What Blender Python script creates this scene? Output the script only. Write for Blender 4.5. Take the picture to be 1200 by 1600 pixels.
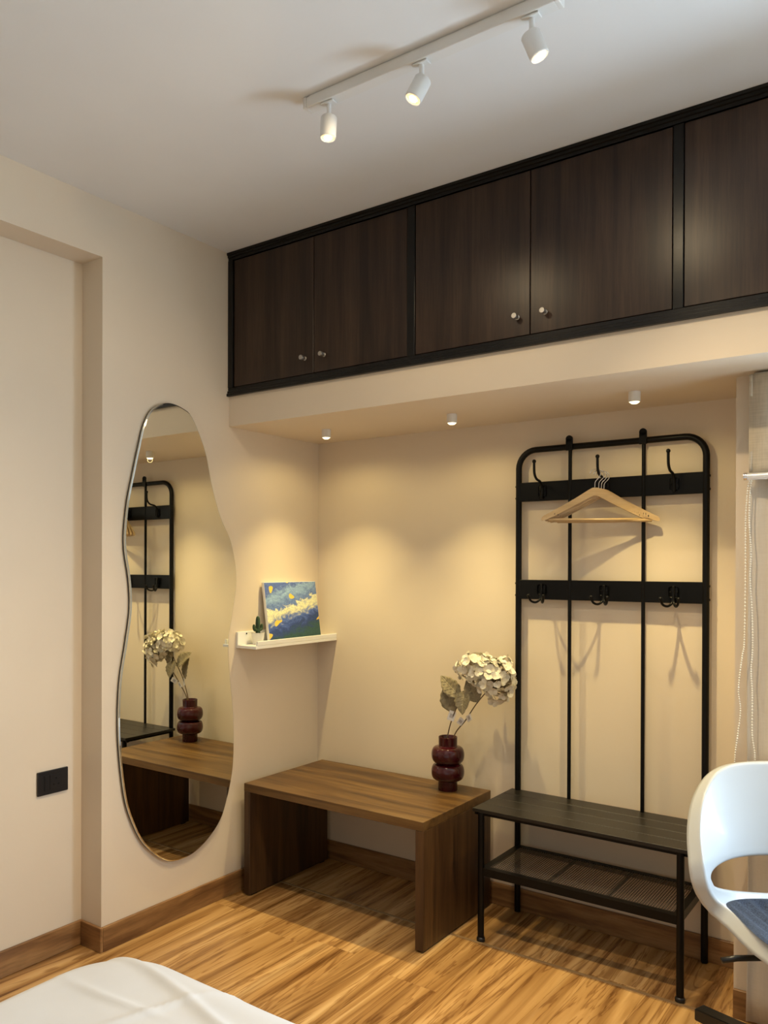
import bpy, bmesh, math, random
from mathutils import Vector, Matrix
random.seed(7)
C = bpy.context.scene.collection
for o in list(bpy.data.objects): bpy.data.objects.remove(o)
sc = bpy.context.scene
PI = math.pi; R = math.radians

# ------------------------------------------------------------------ camera
cam = bpy.data.cameras.new('camera'); camo = bpy.data.objects.new('camera', cam); C.objects.link(camo)
FPX, SX, SY = 1275.32, -53.53, 89.17
yaw, pit, rol = R(36.4802), R(-0.1988), R(0.1746)
f_ = Vector((-math.sin(yaw)*math.cos(pit), math.cos(yaw)*math.cos(pit), math.sin(pit)))
r_ = f_.cross(Vector((0, 0, 1))).normalized(); u_ = r_.cross(f_)
r2 = math.cos(rol)*r_ + math.sin(rol)*u_; u2 = -math.sin(rol)*r_ + math.cos(rol)*u_
m = Matrix((r2, u2, -f_)).transposed().to_4x4(); m.translation = Vector((2.5649, -3.2020, 1.45))
camo.matrix_world = m
cam.sensor_fit = 'VERTICAL'; cam.sensor_height = 36; cam.lens = 36*FPX/1600
cam.shift_x = -SX/1600; cam.shift_y = SY/1600
cam.clip_start = .02; cam.clip_end = 60
sc.camera = camo

# ------------------------------------------------------------------ world, lights, exposure
sc.view_settings.view_transform = 'Standard'; sc.view_settings.look = 'None'
sc.view_settings.exposure = -0.35; sc.view_settings.gamma = 1.0
sc.view_settings.use_curve_mapping = False
w = bpy.data.worlds.new('world'); sc.world = w; w.use_nodes = True
w.node_tree.nodes['Background'].inputs[0].default_value = (.62, .80, 1, 1)
w.node_tree.nodes['Background'].inputs[1].default_value = 1.2

DAY_W, FILL_W, DOWN_W, TRACK_W, TRACK_AMB = 158.0, 4.0, 25.0, 80.0, 9.0
WARM = (1.0, .79, .35); TRACKC = (1.0, .775, .47); NEUTRAL = (1.0, .82, .60); COOL = (.62, .82, 1.0)

def lamp(name, kind, loc, energy, col, aim=None, **kw):
    l = bpy.data.lights.new(name, kind); l.energy = energy; l.color = col
    for k, v in kw.items(): setattr(l, k, v)
    o = bpy.data.objects.new(name, l); C.objects.link(o); o.location = loc
    if aim is not None: o.rotation_euler = Vector(aim).to_track_quat('-Z', 'Y').to_euler()
    return o
WX0, WX1, WZ0, WZ1 = 2.50, 3.95, .80, 1.98         # the daylight window in the wall right of the frame
lamp('window_daylight', 'AREA', ((WX0+WX1)/2, -.315, (WZ0+WZ1)/2), DAY_W, COOL, (0, -1, -.12),
     shape='RECTANGLE', size=WX1-WX0-.02, size_y=WZ1-WZ0-.02)
lamp('added_fill_light', 'AREA', (2.1, -3.7, 2.745), FILL_W, NEUTRAL, (0, 0, -1), shape='DISK', size=.5)  # added warm room fill from an invented source behind the camera

# ------------------------------------------------------------------ node materials
def mat(name, col=(.8, .8, .8), rough=.5, metal=0, **kw):
    m = bpy.data.materials.new(name); m.use_nodes = True
    b = m.node_tree.nodes['Principled BSDF']
    b.inputs['Base Color'].default_value = (*col, 1); b.inputs['Roughness'].default_value = rough
    b.inputs['Metallic'].default_value = metal
    for k, v in kw.items(): b.inputs[k].default_value = v
    return m
def N(m, t, **kw):
    n = m.node_tree.nodes.new(t)
    for k, v in kw.items(): setattr(n, k, v)
    return n
def L(m, a, b): m.node_tree.links.new(a, b)
def bsdf(m): return m.node_tree.nodes['Principled BSDF']
def ramp(m, fac, stops):
    n = N(m, 'ShaderNodeValToRGB'); e = n.color_ramp.elements
    while len(e) < len(stops): e.new(.5)
    for i, (p, c) in enumerate(stops): e[i].position = p; e[i].color = (*c, 1)
    L(m, fac, n.inputs[0]); return n.outputs[0]
def coords(m, scale, rand=0.0):
    t = N(m, 'ShaderNodeTexCoord'); mp = N(m, 'ShaderNodeMapping'); mp.inputs['Scale'].default_value = scale
    src = t.outputs['Object']
    if rand:
        oi = N(m, 'ShaderNodeObjectInfo'); mu = N(m, 'ShaderNodeMath', operation='MULTIPLY'); mu.inputs[1].default_value = rand
        L(m, oi.outputs['Random'], mu.inputs[0])
        cx = N(m, 'ShaderNodeCombineXYZ')
        for i in range(3): L(m, mu.outputs[0], cx.inputs[i])
        ad = N(m, 'ShaderNodeVectorMath', operation='ADD'); L(m, src, ad.inputs[0]); L(m, cx.outputs[0], ad.inputs[1]); src = ad.outputs[0]
    L(m, src, mp.inputs[0]); return mp.outputs[0]
def noise(m, vec, scale, detail=4, rough=.55, dist=0.0):
    n = N(m, 'ShaderNodeTexNoise'); n.inputs['Scale'].default_value = scale; n.inputs['Detail'].default_value = detail
    n.inputs['Roughness'].default_value = rough; n.inputs['Distortion'].default_value = dist
    L(m, vec, n.inputs['Vector']); return n.outputs['Fac']
def mix(m, a, b, fac, mode='MIX'):
    n = N(m, 'ShaderNodeMix', data_type='RGBA', blend_type=mode)
    if hasattr(fac, 'links'): L(m, fac, n.inputs[0])
    else: n.inputs[0].default_value = fac
    for v, i in ((a, 6), (b, 7)):
        if hasattr(v, 'links'): L(m, v, n.inputs[i])
        else: n.inputs[i].default_value = (*v, 1)
    return n.outputs[2]
def bump(m, fac, strength=.1, dist=.002):
    n = N(m, 'ShaderNodeBump'); n.inputs['Strength'].default_value = strength; n.inputs['Distance'].default_value = dist
    L(m, fac, n.inputs['Height']); L(m, n.outputs[0], bsdf(m).inputs['Normal'])
def setcol(m, c): L(m, c, bsdf(m).inputs['Base Color'])

def paint(name, col, rough=.55):
    m = mat(name, col, rough); v = coords(m, (1, 1, 1))
    a = noise(m, v, 1.3, 3); c2 = tuple(x*.965 for x in col); c1 = tuple(min(1, x*1.02) for x in col)
    setcol(m, ramp(m, a, [(.35, c1), (.65, c2)])); bump(m, noise(m, v, 90, 3), .06, .002)
    return m
def wood(name, stops, scale, rand, rough, streak=9, knots=None, fine=.25, coat=0, bstr=.05, dist=1.2, cell=.55, veins=False):
    # scale: coordinate scale with the grain axis made small
    m = mat(name, (.4, .25, .1), rough); v = coords(m, scale, rand)
    big = noise(m, v, streak, 3, .5, dist)
    c = ramp(m, big, stops)
    fn = noise(m, v, streak*7, 5, .65, .3)
    g = ramp(m, fn, [(.3, (1-fine, 1-fine, 1-fine)), (.62, (1, 1, 1))])
    c = mix(m, c, g, 1.0, 'MULTIPLY')
    if veins:
        wv = N(m, 'ShaderNodeTexWave'); wv.bands_direction = 'X'; wv.inputs['Scale'].default_value = 3.2; wv.inputs['Distortion'].default_value = 9; wv.inputs['Detail'].default_value = 3; wv.inputs['Detail Scale'].default_value = 1.6; wv.inputs['Detail Roughness'].default_value = .55
        L(m, v, wv.inputs['Vector']); c = mix(m, c, ramp(m, wv.outputs['Fac'], [(.0, (.68, .61, .54)), (.25, (.90, .87, .83)), (.6, (1.05, 1.05, 1.05)), (1, (1.16, 1.18, 1.22))]), .9, 'MULTIPLY')      # thin dark heartwood lines that wander along the grain
        vn = noise(m, v, streak*.55, 5, .62, 2.2)
        c = mix(m, c, ramp(m, vn, [(.0, (1, 1, 1)), (.425, (1, 1, 1)), (.455, (.52, .42, .34)), (.47, (1, 1, 1)), (.53, (.97, .95, .93)), (.552, (.45, .35, .27)), (.585, (.9, .86, .82)), (.62, (1, 1, 1))]), .85, 'MULTIPLY')
    if knots:
        vo = N(m, 'ShaderNodeTexVoronoi'); vo.inputs['Scale'].default_value = knots[0]; L(m, v, vo.inputs['Vector'])
        n2 = noise(m, v, streak*2, 3, .6, 1.0)
        ad = N(m, 'ShaderNodeMath', operation='MULTIPLY_ADD'); L(m, n2, ad.inputs[0]); ad.inputs[1].default_value = .25; L(m, vo.outputs['Distance'], ad.inputs[2])
        k = ramp(m, ad.outputs[0], [(.0, (.30, .22, .16)), (.17, (.45, .36, .28)), (.24, (1, 1, 1))])
        c = mix(m, c, k, knots[1], 'MULTIPLY')
    oi = N(m, 'ShaderNodeObjectInfo'); hs = N(m, 'ShaderNodeHueSaturation')
    mr = N(m, 'ShaderNodeMapRange'); mr.inputs['To Min'].default_value = 1-cell*.16; mr.inputs['To Max'].default_value = 1+cell*.12
    L(m, oi.outputs['Random'], mr.inputs['Value']); L(m, mr.outputs[0], hs.inputs['Value']); L(m, c, hs.inputs['Color'])
    setcol(m, hs.outputs[0]); bump(m, fn, bstr, .001)
    if coat: bsdf(m).inputs['Coat Weight'].default_value = coat; bsdf(m).inputs['Coat Roughness'].default_value = .18
    return m

M = {}
M['wall'] = paint('wall_paint', (.725, .62, .49))
M['ceiling'] = paint('ceiling_paint', (.79, .79, .79), .7)
M['floor'] = wood('laminate_floor', [(.30, (.25, .125, .042)), (.42, (.40, .22, .078)), (.54, (.52, .305, .118)), (.68, (.62, .40, .18))],
                  (1, .055, 1), 40, .26, 10, (1.5, .6), .10, .2, .03, 1.6, .22, True)
M['base_x'] = wood('skirting_wood', [(.3, (.15, .065, .022)), (.5, (.30, .15, .055)), (.7, (.40, .22, .09))], (.10, 1, 1), 20, .38, 18, (2.0, .7), .3)
M['base_y'] = wood('skirting_wood_side', [(.3, (.15, .065, .022)), (.5, (.30, .15, .055)), (.7, (.40, .22, .09))], (1, .10, 1), 20, .38, 18, (2.0, .7), .3)
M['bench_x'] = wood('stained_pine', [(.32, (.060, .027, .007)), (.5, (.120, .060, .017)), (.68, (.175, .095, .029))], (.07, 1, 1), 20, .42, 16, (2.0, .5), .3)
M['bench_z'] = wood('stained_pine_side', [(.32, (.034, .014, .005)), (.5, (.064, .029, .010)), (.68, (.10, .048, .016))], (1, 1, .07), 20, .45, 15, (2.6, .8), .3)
M['door'] = wood('walnut_laminate', [(.3, (.016, .008, .005)), (.5, (.038, .020, .012)), (.7, (.056, .031, .019))], (1, 1, .05), 30, .34, 20, None, .42, 0, .04, .6)
bsdf(M['door']).inputs['Specular IOR Level'].default_value = .38
M['frame'] = mat('black_gloss_paint', (.004, .0035, .003), .3, **{'Specular IOR Level': .3}); bump(M['frame'], noise(M['frame'], coords(M['frame'], (1, 1, 1)), 25, 3), .15, .002)
M['blackmetal'] = mat('black_powder_coat', (.0025, .0025, .003), .36, 0, **{'Specular IOR Level': .2})
M['blackboard'] = wood('black_wood', [(.3, (.005, .0045, .0035)), (.6, (.011, .009, .007)), (.8, (.018, .015, .011))], (.06, 1, 1), 30, .38, 20, None, .35)
M['steel'] = mat('brushed_steel', (.46, .44, .41), .48, 1)
M['chrome'] = mat('chrome', (.85, .85, .86), .08, 1)
M['white'] = mat('white_lacquer', (.86, .85, .82), .35)
M['lampwhite'] = mat('lamp_white', (.78, .77, .75), .4)
M['plastic'] = mat('white_plastic', (.54, .57, .60), .32); bsdf(M['plastic']).inputs['Coat Weight'].default_value = .2
M['blackplastic'] = mat('black_plastic', (.008, .008, .009), .3)
M['mirror'] = mat('mirror_silver', (.86, .87, .80), .0, 1)
M['mirror_edge'] = mat('mirror_bevel', (.62, .62, .57), .08, 1)
M['darkedge'] = mat('mirror_backing', (.06, .055, .045), .3, .6)
M['burgundy'] = mat('burgundy_glaze', (.040, .003, .005), .07)
def _c(name, a, b, scale, rough=.8, b_=.3, **kw):
    m = mat(name, a, rough, **kw); v = coords(m, (1, 1, 1)); n = noise(m, v, scale, 4)
    setcol(m, ramp(m, n, [(.35, a), (.65, b)])); bump(m, n, b_, .002); return m
M['petal'] = _c('cream_petal', (.66, .60, .46), (.78, .74, .63), 60, .7, .2, **{'Subsurface Weight': .0})
M['leaf'] = _c('dusty_leaf', (.20, .165, .09), (.30, .25, .15), 45, .6)
M['vein'] = mat('leaf_vein', (.36, .31, .20), .6)
M['stem'] = mat('flower_stem', (.12, .075, .035), .6)
M['paper'] = mat('tag_paper', (.82, .80, .77), .5)
M['tagprint'] = mat('tag_grey', (.50, .47, .45), .5)
M['cactus'] = _c('cactus_green', (.018, .045, .022), (.04, .085, .035), 90, .7)
M['soil'] = _c('soil', (.05, .035, .025), (.10, .07, .05), 200, .9)
M['pot'] = mat('white_ceramic', (.78, .75, .68), .3)
M['hanger'] = wood('beech', [(.3, (.54, .37, .19)), (.6, (.64, .46, .26)), (.8, (.70, .53, .32))], (.1, 1, 1), 20, .3, 20, None, .12)
M['ink'] = mat('dark_ink', (.05, .03, .015), .6)
def weave(name, a, b, sc_, rough=.9):
    m = mat(name, a, rough); v = coords(m, (1, 1, 1))
    n1 = noise(m, coords(m, (1, 1, .06)), sc_, 2); n2 = noise(m, coords(m, (.06, 1, 1)), sc_, 2)
    mu = N(m, 'ShaderNodeMath', operation='ADD'); L(m, n1, mu.inputs[0]); L(m, n2, mu.inputs[1])
    mh = N(m, 'ShaderNodeMath', operation='MULTIPLY'); mh.inputs[1].default_value = .5; L(m, mu.outputs[0], mh.inputs[0])
    setcol(m, ramp(m, mh.outputs[0], [(.38, a), (.6, b)])); bump(m, mh.outputs[0], .3, .001); return m
M['curtain'] = weave('beige_curtain_cloth', (.60, .545, .47), (.63, .575, .50), 220)
M['blind'] = weave('linen_blind_cloth', (.46, .41, .325), (.54, .48, .385), 260)
M['sheet'] = _c('white_bed_sheet', (.56, .575, .61), (.59, .605, .64), 5, .8, .05)
M['mattress'] = mat('mattress_side', (.75, .74, .72), .8)
M['felt'] = _c('blue_grey_felt', (.014, .020, .036), (.046, .060, .092), 260, .95, .5)
M['bead'] = mat('bead_plastic', (.90, .88, .80), .3)
M['alu'] = mat('white_aluminium', (.80, .80, .80), .25, .3)
M['seal'] = mat('floor_seal', (.30, .19, .09), .25)
M['upvc'] = mat('window_frame_white', (.75, .75, .75), .4)
gl = mat('window_glass', (1, 1, 1), 0); bsdf(gl).inputs['Transmission Weight'].default_value = 1; M['glass'] = gl
def emis(name, col, st):
    m = mat(name, (1, 1, 1), .4); b = bsdf(m); b.inputs['Emission Color'].default_value = (*col, 1); b.inputs['Emission Strength'].default_value = st; return m
M['lens'] = emis('lens_halo_glow', (1, .62, .17), 1.35); M['bulb'] = emis('lit_bulb', (1, .9, .6), 14.0)  # yellow lens colour imitates the halo around each white-hot spot core
M['lens_dn'] = emis('lit_downlight_lens', (1, .86, .50), 4.0)
M['panel'] = emis('added_fill_panel', (1, .86, .7), 3.0)  # glowing face of the added fill fixture
def canvas():
    m = mat('abstract_painting', (.2, .3, .5), .55)
    t = N(m, 'ShaderNodeTexCoord'); s = N(m, 'ShaderNodeSeparateXYZ'); L(m, t.outputs['Object'], s.inputs[0])
    v = coords(m, (1, 5, 9))
    nz = noise(m, v, 2.2, 5, .6, 2.0)
    ad = N(m, 'ShaderNodeMath', operation='MULTIPLY_ADD'); L(m, nz, ad.inputs[0]); ad.inputs[1].default_value = .14
    ad2 = N(m, 'ShaderNodeMath', operation='MULTIPLY_ADD'); L(m, s.outputs['Y'], ad2.inputs[0]); ad2.inputs[1].default_value = -.22; L(m, s.outputs['Z'], ad2.inputs[2])
    L(m, ad2.outputs[0], ad.inputs[2])
    sc2 = N(m, 'ShaderNodeMath', operation='MULTIPLY'); sc2.inputs[1].default_value = 2.4; L(m, ad.outputs[0], sc2.inputs[0])
    c = ramp(m, sc2.outputs[0], [(.0, (.012, .035, .05)), (.22, (.025, .08, .08)), (.34, (.02, .05, .20)), (.43, (.08, .15, .46)), (.50, (.72, .72, .46)),
                                 (.56, (.75, .76, .52)), (.60, (.10, .18, .46)), (.74, (.28, .44, .66)), (.82, (.08, .14, .42)), (1., (.12, .20, .48))])
    st = noise(m, coords(m, (1, 30, 60)), 3, 4, .7, 1.5)
    c = mix(m, c, ramp(m, st, [(.35, (.5, .55, .7)), (.6, (1.25, 1.2, 1.1))]), .8, 'MULTIPLY')
    n3 = noise(m, coords(m, (1, 1, 1)), 17, 0, .5, 0)
    gt = N(m, 'ShaderNodeMath', operation='GREATER_THAN'); gt.inputs[1].default_value = .70; L(m, n3, gt.inputs[0])
    g2 = N(m, 'ShaderNodeMath', operation='GREATER_THAN'); g2.inputs[1].default_value = .05; L(m, ad2.outputs[0], g2.inputs[0])
    g3 = N(m, 'ShaderNodeMath', operation='MULTIPLY'); L(m, gt.outputs[0], g3.inputs[0]); L(m, g2.outputs[0], g3.inputs[1])
    c = mix(m, c, (.80, .55, .08), g3.outputs[0])
    setcol(m, c); bump(m, st, .4, .002); return m
M['canvas'] = canvas()

# ------------------------------------------------------------------ mesh helpers
class MB:
    def __init__(s): s.b = bmesh.new()
    def box(s, lo, hi, bev=0, seg=2):
        lo, hi = Vector(lo), Vector(hi); v = []
        for z in (lo.z, hi.z):
            for x, y in ((lo.x, lo.y), (hi.x, lo.y), (hi.x, hi.y), (lo.x, hi.y)): v.append(s.b.verts.new((x, y, z)))
        fs = [s.b.faces.new([v[i] for i in q]) for q in ((3, 2, 1, 0), (4, 5, 6, 7), (0, 1, 5, 4), (1, 2, 6, 5), (2, 3, 7, 6), (3, 0, 4, 7))]
        if bev:
            es = list({e for f in fs for e in f.edges})
            bmesh.ops.bevel(s.b, geom=es, offset=bev, segments=seg, affect='EDGES', profile=.5)
        return s
    def tube(s, pts, rad, seg=10, cap=True, closed=False):
        pts = [Vector(p) for p in pts]; n = len(pts); rings = []
        rads = rad if isinstance(rad, (list, tuple)) else [rad]*n
        prev = None
        for i, p in enumerate(pts):
            if closed: t = (pts[(i+1) % n]-pts[i-1])
            else: t = pts[min(i+1, n-1)]-pts[max(i-1, 0)]
            t.normalize()
            if prev is None:
                a = Vector((0, 0, 1)) if abs(t.z) < .9 else Vector((1, 0, 0)); x = t.cross(a).normalized()
            else: x = (prev - t*prev.dot(t)).normalized()
            prev = x; y = t.cross(x)
            rings.append([s.b.verts.new(p + rads[i]*(math.cos(2*PI*k/seg)*x + math.sin(2*PI*k/seg)*y)) for k in range(seg)])
        rr = range(n if closed else n-1)
        for i in rr:
            a, b = rings[i], rings[(i+1) % n]
            for k in range(seg): s.b.faces.new((a[k], a[(k+1) % seg], b[(k+1) % seg], b[k]))
        if cap and not closed:
            s.b.faces.new(rings[0][::-1]); s.b.faces.new(rings[-1])
        return s
    def lathe(s, prof, c=(0, 0, 0), seg=32, axis=None):
        c = Vector(c); q = Vector(axis).to_track_quat('Z', 'Y') if axis is not None else None; rings = []
        for r, z in prof:
            if r < 1e-5:
                p = Vector((0, 0, z)); p = q @ p if q else p
                rings.append([s.b.verts.new(c+p)])
            else:
                ring = []
                for k in range(seg):
                    p = Vector((r*math.cos(2*PI*k/seg), r*math.sin(2*PI*k/seg), z)); p = q @ p if q else p
                    ring.append(s.b.verts.new(c+p))
                rings.append(ring)
        for a, b in zip(rings, rings[1:]):
            for k in range(seg):
                k2 = (k+1) % seg
                if len(a) == 1 and len(b) == 1: break
                if len(a) == 1: s.b.faces.new((a[0], b[k2], b[k]))
                elif len(b) == 1: s.b.faces.new((a[k], a[k2], b[0]))
                else: s.b.faces.new((a[k], a[k2], b[k2], b[k]))
        for rg, rev in ((rings[0], True), (rings[-1], False)):
            if len(rg) > 1: s.b.faces.new(rg[::-1] if rev else rg)
        return s
    def ball(s, c, r, seg=10):
        return s.lathe([(0, -r)]+[(r*math.sin(PI*i/6), -r*math.cos(PI*i/6)) for i in range(1, 6)]+[(0, r)], c, seg)
    def poly(s, pts, d):
        """extrude polygon pts (3d, planar) by vector d"""
        d = Vector(d); a = [s.b.verts.new(Vector(p)) for p in pts]; b = [s.b.verts.new(Vector(p)+d) for p in pts]; n = len(a)
        s.b.faces.new(a[::-1]); s.b.faces.new(b)
        for i in range(n): s.b.faces.new((a[i], a[(i+1) % n], b[(i+1) % n], b[i]))
        return s
    def grid(s, fn, nu, nv, closed_u=False):
        vs = [[s.b.verts.new(fn(i/nu, j/nv)) for i in range(nu if closed_u else nu+1)] for j in range(nv+1)]
        for j in range(nv):
            for i in range(nu):
                i2 = (i+1) % nu if closed_u else i+1
                s.b.faces.new((vs[j][i], vs[j][i2], vs[j+1][i2], vs[j+1][i]))
        return s
    def out(s, name, m, parent=None, smooth=False, off=None, origin=None):
        if off is not None: bmesh.ops.translate(s.b, verts=s.b.verts, vec=-Vector(off))
        if origin is not None: bmesh.ops.translate(s.b, verts=s.b.verts, vec=-Vector(origin))
        bmesh.ops.recalc_face_normals(s.b, faces=s.b.faces)
        me = bpy.data.meshes.new(name); s.b.to_mesh(me); s.b.free()
        for mm in (m if isinstance(m, (list, tuple)) else [m]): me.materials.append(mm)
        o = bpy.data.objects.new(name, me); C.objects.link(o)
        if smooth: me.shade_smooth(); 
        if smooth == 'auto':
            try: me.set_sharp_from_angle(angle=R(40))
            except Exception: pass
        if parent is not None: o.parent = parent
        if origin is not None: o.location = origin
        return o
def thing(name, label, cat, loc=(0, 0, 0), rz=0, group=None):
    o = bpy.data.objects.new(name, None); C.objects.link(o); o.empty_display_size = .05
    o.location = loc; o.rotation_euler = (0, 0, rz); o['label'] = label; o['category'] = cat
    if group: o['group'] = group
    return o
def tag(o, label, cat, group=None):
    o['label'] = label; o['category'] = cat
    if group: o['group'] = group
    return o
def structure(o, label=None, cat=None):
    o['kind'] = 'structure'
    if label: o['label'] = label
    if cat: o['category'] = cat
    return o
def lbl(o, t): o['label'] = t; return o
def clone(o, parent=None):
    c = o.copy(); C.objects.link(c); c.parent = parent
    for ch in list(o.children): clone(ch, c)
    return c
def catmull(P, n, closed=False):
    P = [Vector(p) for p in P]; out = []; k = len(P)
    segs = k if closed else k-1
    for i in range(segs):
        if closed: a, b, c, d = P[i-1], P[i], P[(i+1) % k], P[(i+2) % k]
        else: a, b, c, d = P[max(i-1, 0)], P[i], P[i+1], P[min(i+2, k-1)]
        for j in range(n):
            t = j/n
            out.append(.5*((2*b)+(c-a)*t+(2*a-5*b+4*c-d)*t*t+(3*b-a-3*c+d)*t**3))
    if not closed: out.append(P[-1])
    return out

# ------------------------------------------------------------------ setting
H, S, B, D = 2.8207, 2.0625, 2.1926, .63
XR, YB = 4.3, -4.7; REC, YRC, TRC = -.124, -1.295, 2.604; WPX, WPY = 2.0, -.345
ROOM = 'plain cream painted '
b = MB(); b.box((-.30, YRC, 0), (0, .15, H)); b.box((-.30, YB, TRC), (0, YRC, H)); b.box((-.30, YB, 0), (REC, YRC, TRC))
structure(b.out('wall_left', M['wall']), 'cream left wall carrying the mirror, with a recessed panel at its left', 'wall')
b = MB(); b.box((0, 0, 0), (WPX+.2, .15, S+.02)); structure(b.out('wall_back', M['wall']), 'cream back wall of the niche behind the rack', 'wall')
# bulkhead that carries the overhead cupboards
b = MB(); b.box((0, -D, S), (XR, .15, B)); structure(b.out('wall_bulkhead', M['wall']), 'cream bulkhead band below the dark cupboards', 'wall')
# window wall (right return of the niche) with an opening
b = MB()
b.box((WPX, WPY, 0), (WX0, 0, S)); b.box((WX1, WPY, 0), (XR, 0, S)); b.box((WX0, WPY, 0), (WX1, 0, WZ0)); b.box((WX0, WPY, WZ1), (WX1, 0, S))
structure(b.out('wall_window', M['wall']), 'cream wall end beside the curtain right of the rack', 'wall')
b = MB(); b.box((XR, YB, 0), (XR+.12, .15, H)); structure(b.out('wall_right', M['wall']), 'cream right wall of the bedroom', 'wall')
b = MB(); b.box((-.3, YB-.12, 0), (XR, YB, H)); structure(b.out('wall_rear', M['wall']), 'cream wall at the rear of the bedroom', 'wall')
b = MB(); b.box((-.3, YB-.12, H), (XR+.12, .15, H+.1)); structure(b.out('ceiling', M['ceiling']), 'flat off-white painted ceiling', 'ceiling')
# floor: slab and individual laminate planks running towards the back wall
flo = MB().box((-.3, YB-.12, -.12), (XR+.12, .15, -.009)).out('floor', M['seal'])
structure(flo, 'honey coloured glossy wood laminate floor', 'floor')
PW, PL = .192, 1.21; STRIP = -.376
row = 0; x = REC
while x < XR-.001:
    x1 = 0.0 if x < -.001 else min(x+PW, XR)
    for ya, yb in ((YB, STRIP-.006), (STRIP+.006, 0)):
        y = yb + random.random()*PL*.9 if ya == YB else yb
        y = yb; first = random.uniform(.25, 1)*PL
        while y > ya+.001:
            y0 = max(ya, y-(first if y == yb else PL))
            if x < -.001 and y0 > YRC: y = y0; continue
            xa, yy1 = x, y
            p = MB().box((xa+.0002, y0+.0002, -.009), (x1-.0002, yy1-.0002, random.uniform(-.0002, 0)), .0004, 1).out('plank', M['floor'], flo)
            y = y0
    x = x1
# the sealed joint across the floor under the bulkhead edge
structure(MB().box((0, STRIP-.0065, -.006), (2.06, STRIP+.0065, .002), .001).out('trim_3', M['seal']), 'thin brown sealed joint strip across the floor', 'trim')
SKH, SKT = .093, .012
def skirt(name, lo, hi, m, lab): structure(MB().box(lo, hi, .002, 1).out(name, m), lab, 'skirting')
skirt('baseboard_back', (SKT, -SKT, 0), (WPX, 0, SKH), M['base_x'], 'brown wood-look skirting along the niche back wall')
skirt('baseboard_left', (0, YRC, 0), (SKT, 0, SKH), M['base_y'], 'brown wood-look skirting under the mirror')
skirt('baseboard_recess_side', (REC+SKT, YRC-SKT, 0), (SKT, YRC, SKH), M['base_x'], 'short skirting piece turning into the wall recess')
skirt('baseboard_recess', (REC, YB, 0), (REC+SKT, YRC, SKH), M['base_y'], 'brown skirting at the foot of the recessed wall panel')
skirt('baseboard_window', (WPX, WPY-SKT, 0), (XR, WPY, SKH), M['base_x'], 'brown skirting under the curtain wall end')
skirt('baseboard_rear', (REC, YB, 0), (XR, YB+SKT, SKH), M['base_x'], 'brown skirting along the rear wall')
skirt('baseboard_right', (XR-SKT, YB, 0), (XR, WPY, SKH), M['base_y'], 'brown skirting along the right wall')
# window
wf = MB(); t = .05
wf.box((WX0, -.25, WZ0), (WX0+t, -.19, WZ1)); wf.box((WX1-t, -.25, WZ0), (WX1, -.19, WZ1)); wf.box((WX0+t, -.25, WZ0), (WX1-t, -.19, WZ0+t)); wf.box((WX0+t, -.25, WZ1-t), (WX1-t, -.19, WZ1))
wf.box(((WX0+WX1)/2-.025, -.25, WZ0+t), ((WX0+WX1)/2+.025, -.19, WZ1-t))
wn = wf.out('window_1', M['upvc']); structure(wn, 'white framed window beyond the curtain', 'window')
for xa, xb in ((WX0+t, (WX0+WX1)/2-.025), ((WX0+WX1)/2+.025, WX1-t)): MB().box((xa, -.224, WZ0+t), (xb, -.218, WZ1-t)).out('pane', M['glass'], wn)

# ------------------------------------------------------------------ overhead cupboards
YF = -D
def moulding(name, z0, z1, flip, lab):
    h = z1-z0; prof = [(0, 0), (.016, 0), (.016, .30), (.011, .36), (.011, .62), (.006, .68), (.006, 1.0), (0, 1.0)]
    if not flip: prof = [(d, 1-z) for d, z in prof]
    pts = [(0, YF-d, z0+z*h) for d, z in prof]
    structure(MB().poly(pts, (XR, 0, 0)).out(name, M['frame']), lab, 'trim')
moulding('trim_1', 2.787, H-.001, False, 'black stepped moulding between cupboard doors and ceiling')
moulding('trim_2', B, 2.229, True, 'black stepped moulding under the cupboard doors')
def cupboard(x0, x1, seam, stile, lab, kn=True, left=0):
    c = thing('overhead_cupboard', lab, 'cupboard', (x0, YF, B), 0, None); off = c.location
    MB().box((x0, YF+.022, B+.001), (x1, -.02, H-.002)).out('carcass', M['frame'], c, off=off)
    if left: MB().box((x0+.001, YF-.010, 2.2295), (x0+left, YF+.022, 2.7865), .002).out('stile', M['frame'], c, off=off)
    if stile: MB().box((x1-stile, YF-.004, 2.2295), (x1, YF+.022, 2.7865), .002).out('stile', M['frame'], c, off=off)
    a, e = x0+left, x1-stile
    for k, (p, q) in enumerate(((a+.002, seam-.0018), (seam+.0018, e-.002))):
        d = MB().box((p, YF-.002, 2.2325), (q, YF+.018, 2.7835), .0012, 1).out('door', M['door'], c, off=off)
        kx = seam-.046 if k == 0 else seam+.054
        kz = 2.297
        MB().lathe([(0, 0), (.0085, 0), (.0085, .002), (.006, .004), (.0055, .013), (.0095, .017), (.0095, .028), (.0085, .0295), (0, .0295)], (kx, YF-.002, kz), 18, (0, -1, 0)).out('knob', M['steel'], d, 'auto', off=off)
    return c
cupboard(0, .961, .4795, .034, 'dark walnut overhead cupboard, leftmost, in the corner above the mirror', left=.030)
cupboard(.961, 1.909, 1.416, .031, 'dark walnut overhead cupboard, middle one, above the rack')
cupboard(1.909, 2.86, 2.372, .031, 'dark walnut overhead cupboard at right edge with the warm lamp sheen')
cupboard(2.86, XR, 3.6, .031, 'dark walnut overhead cupboard beyond the right of the frame')

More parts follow.
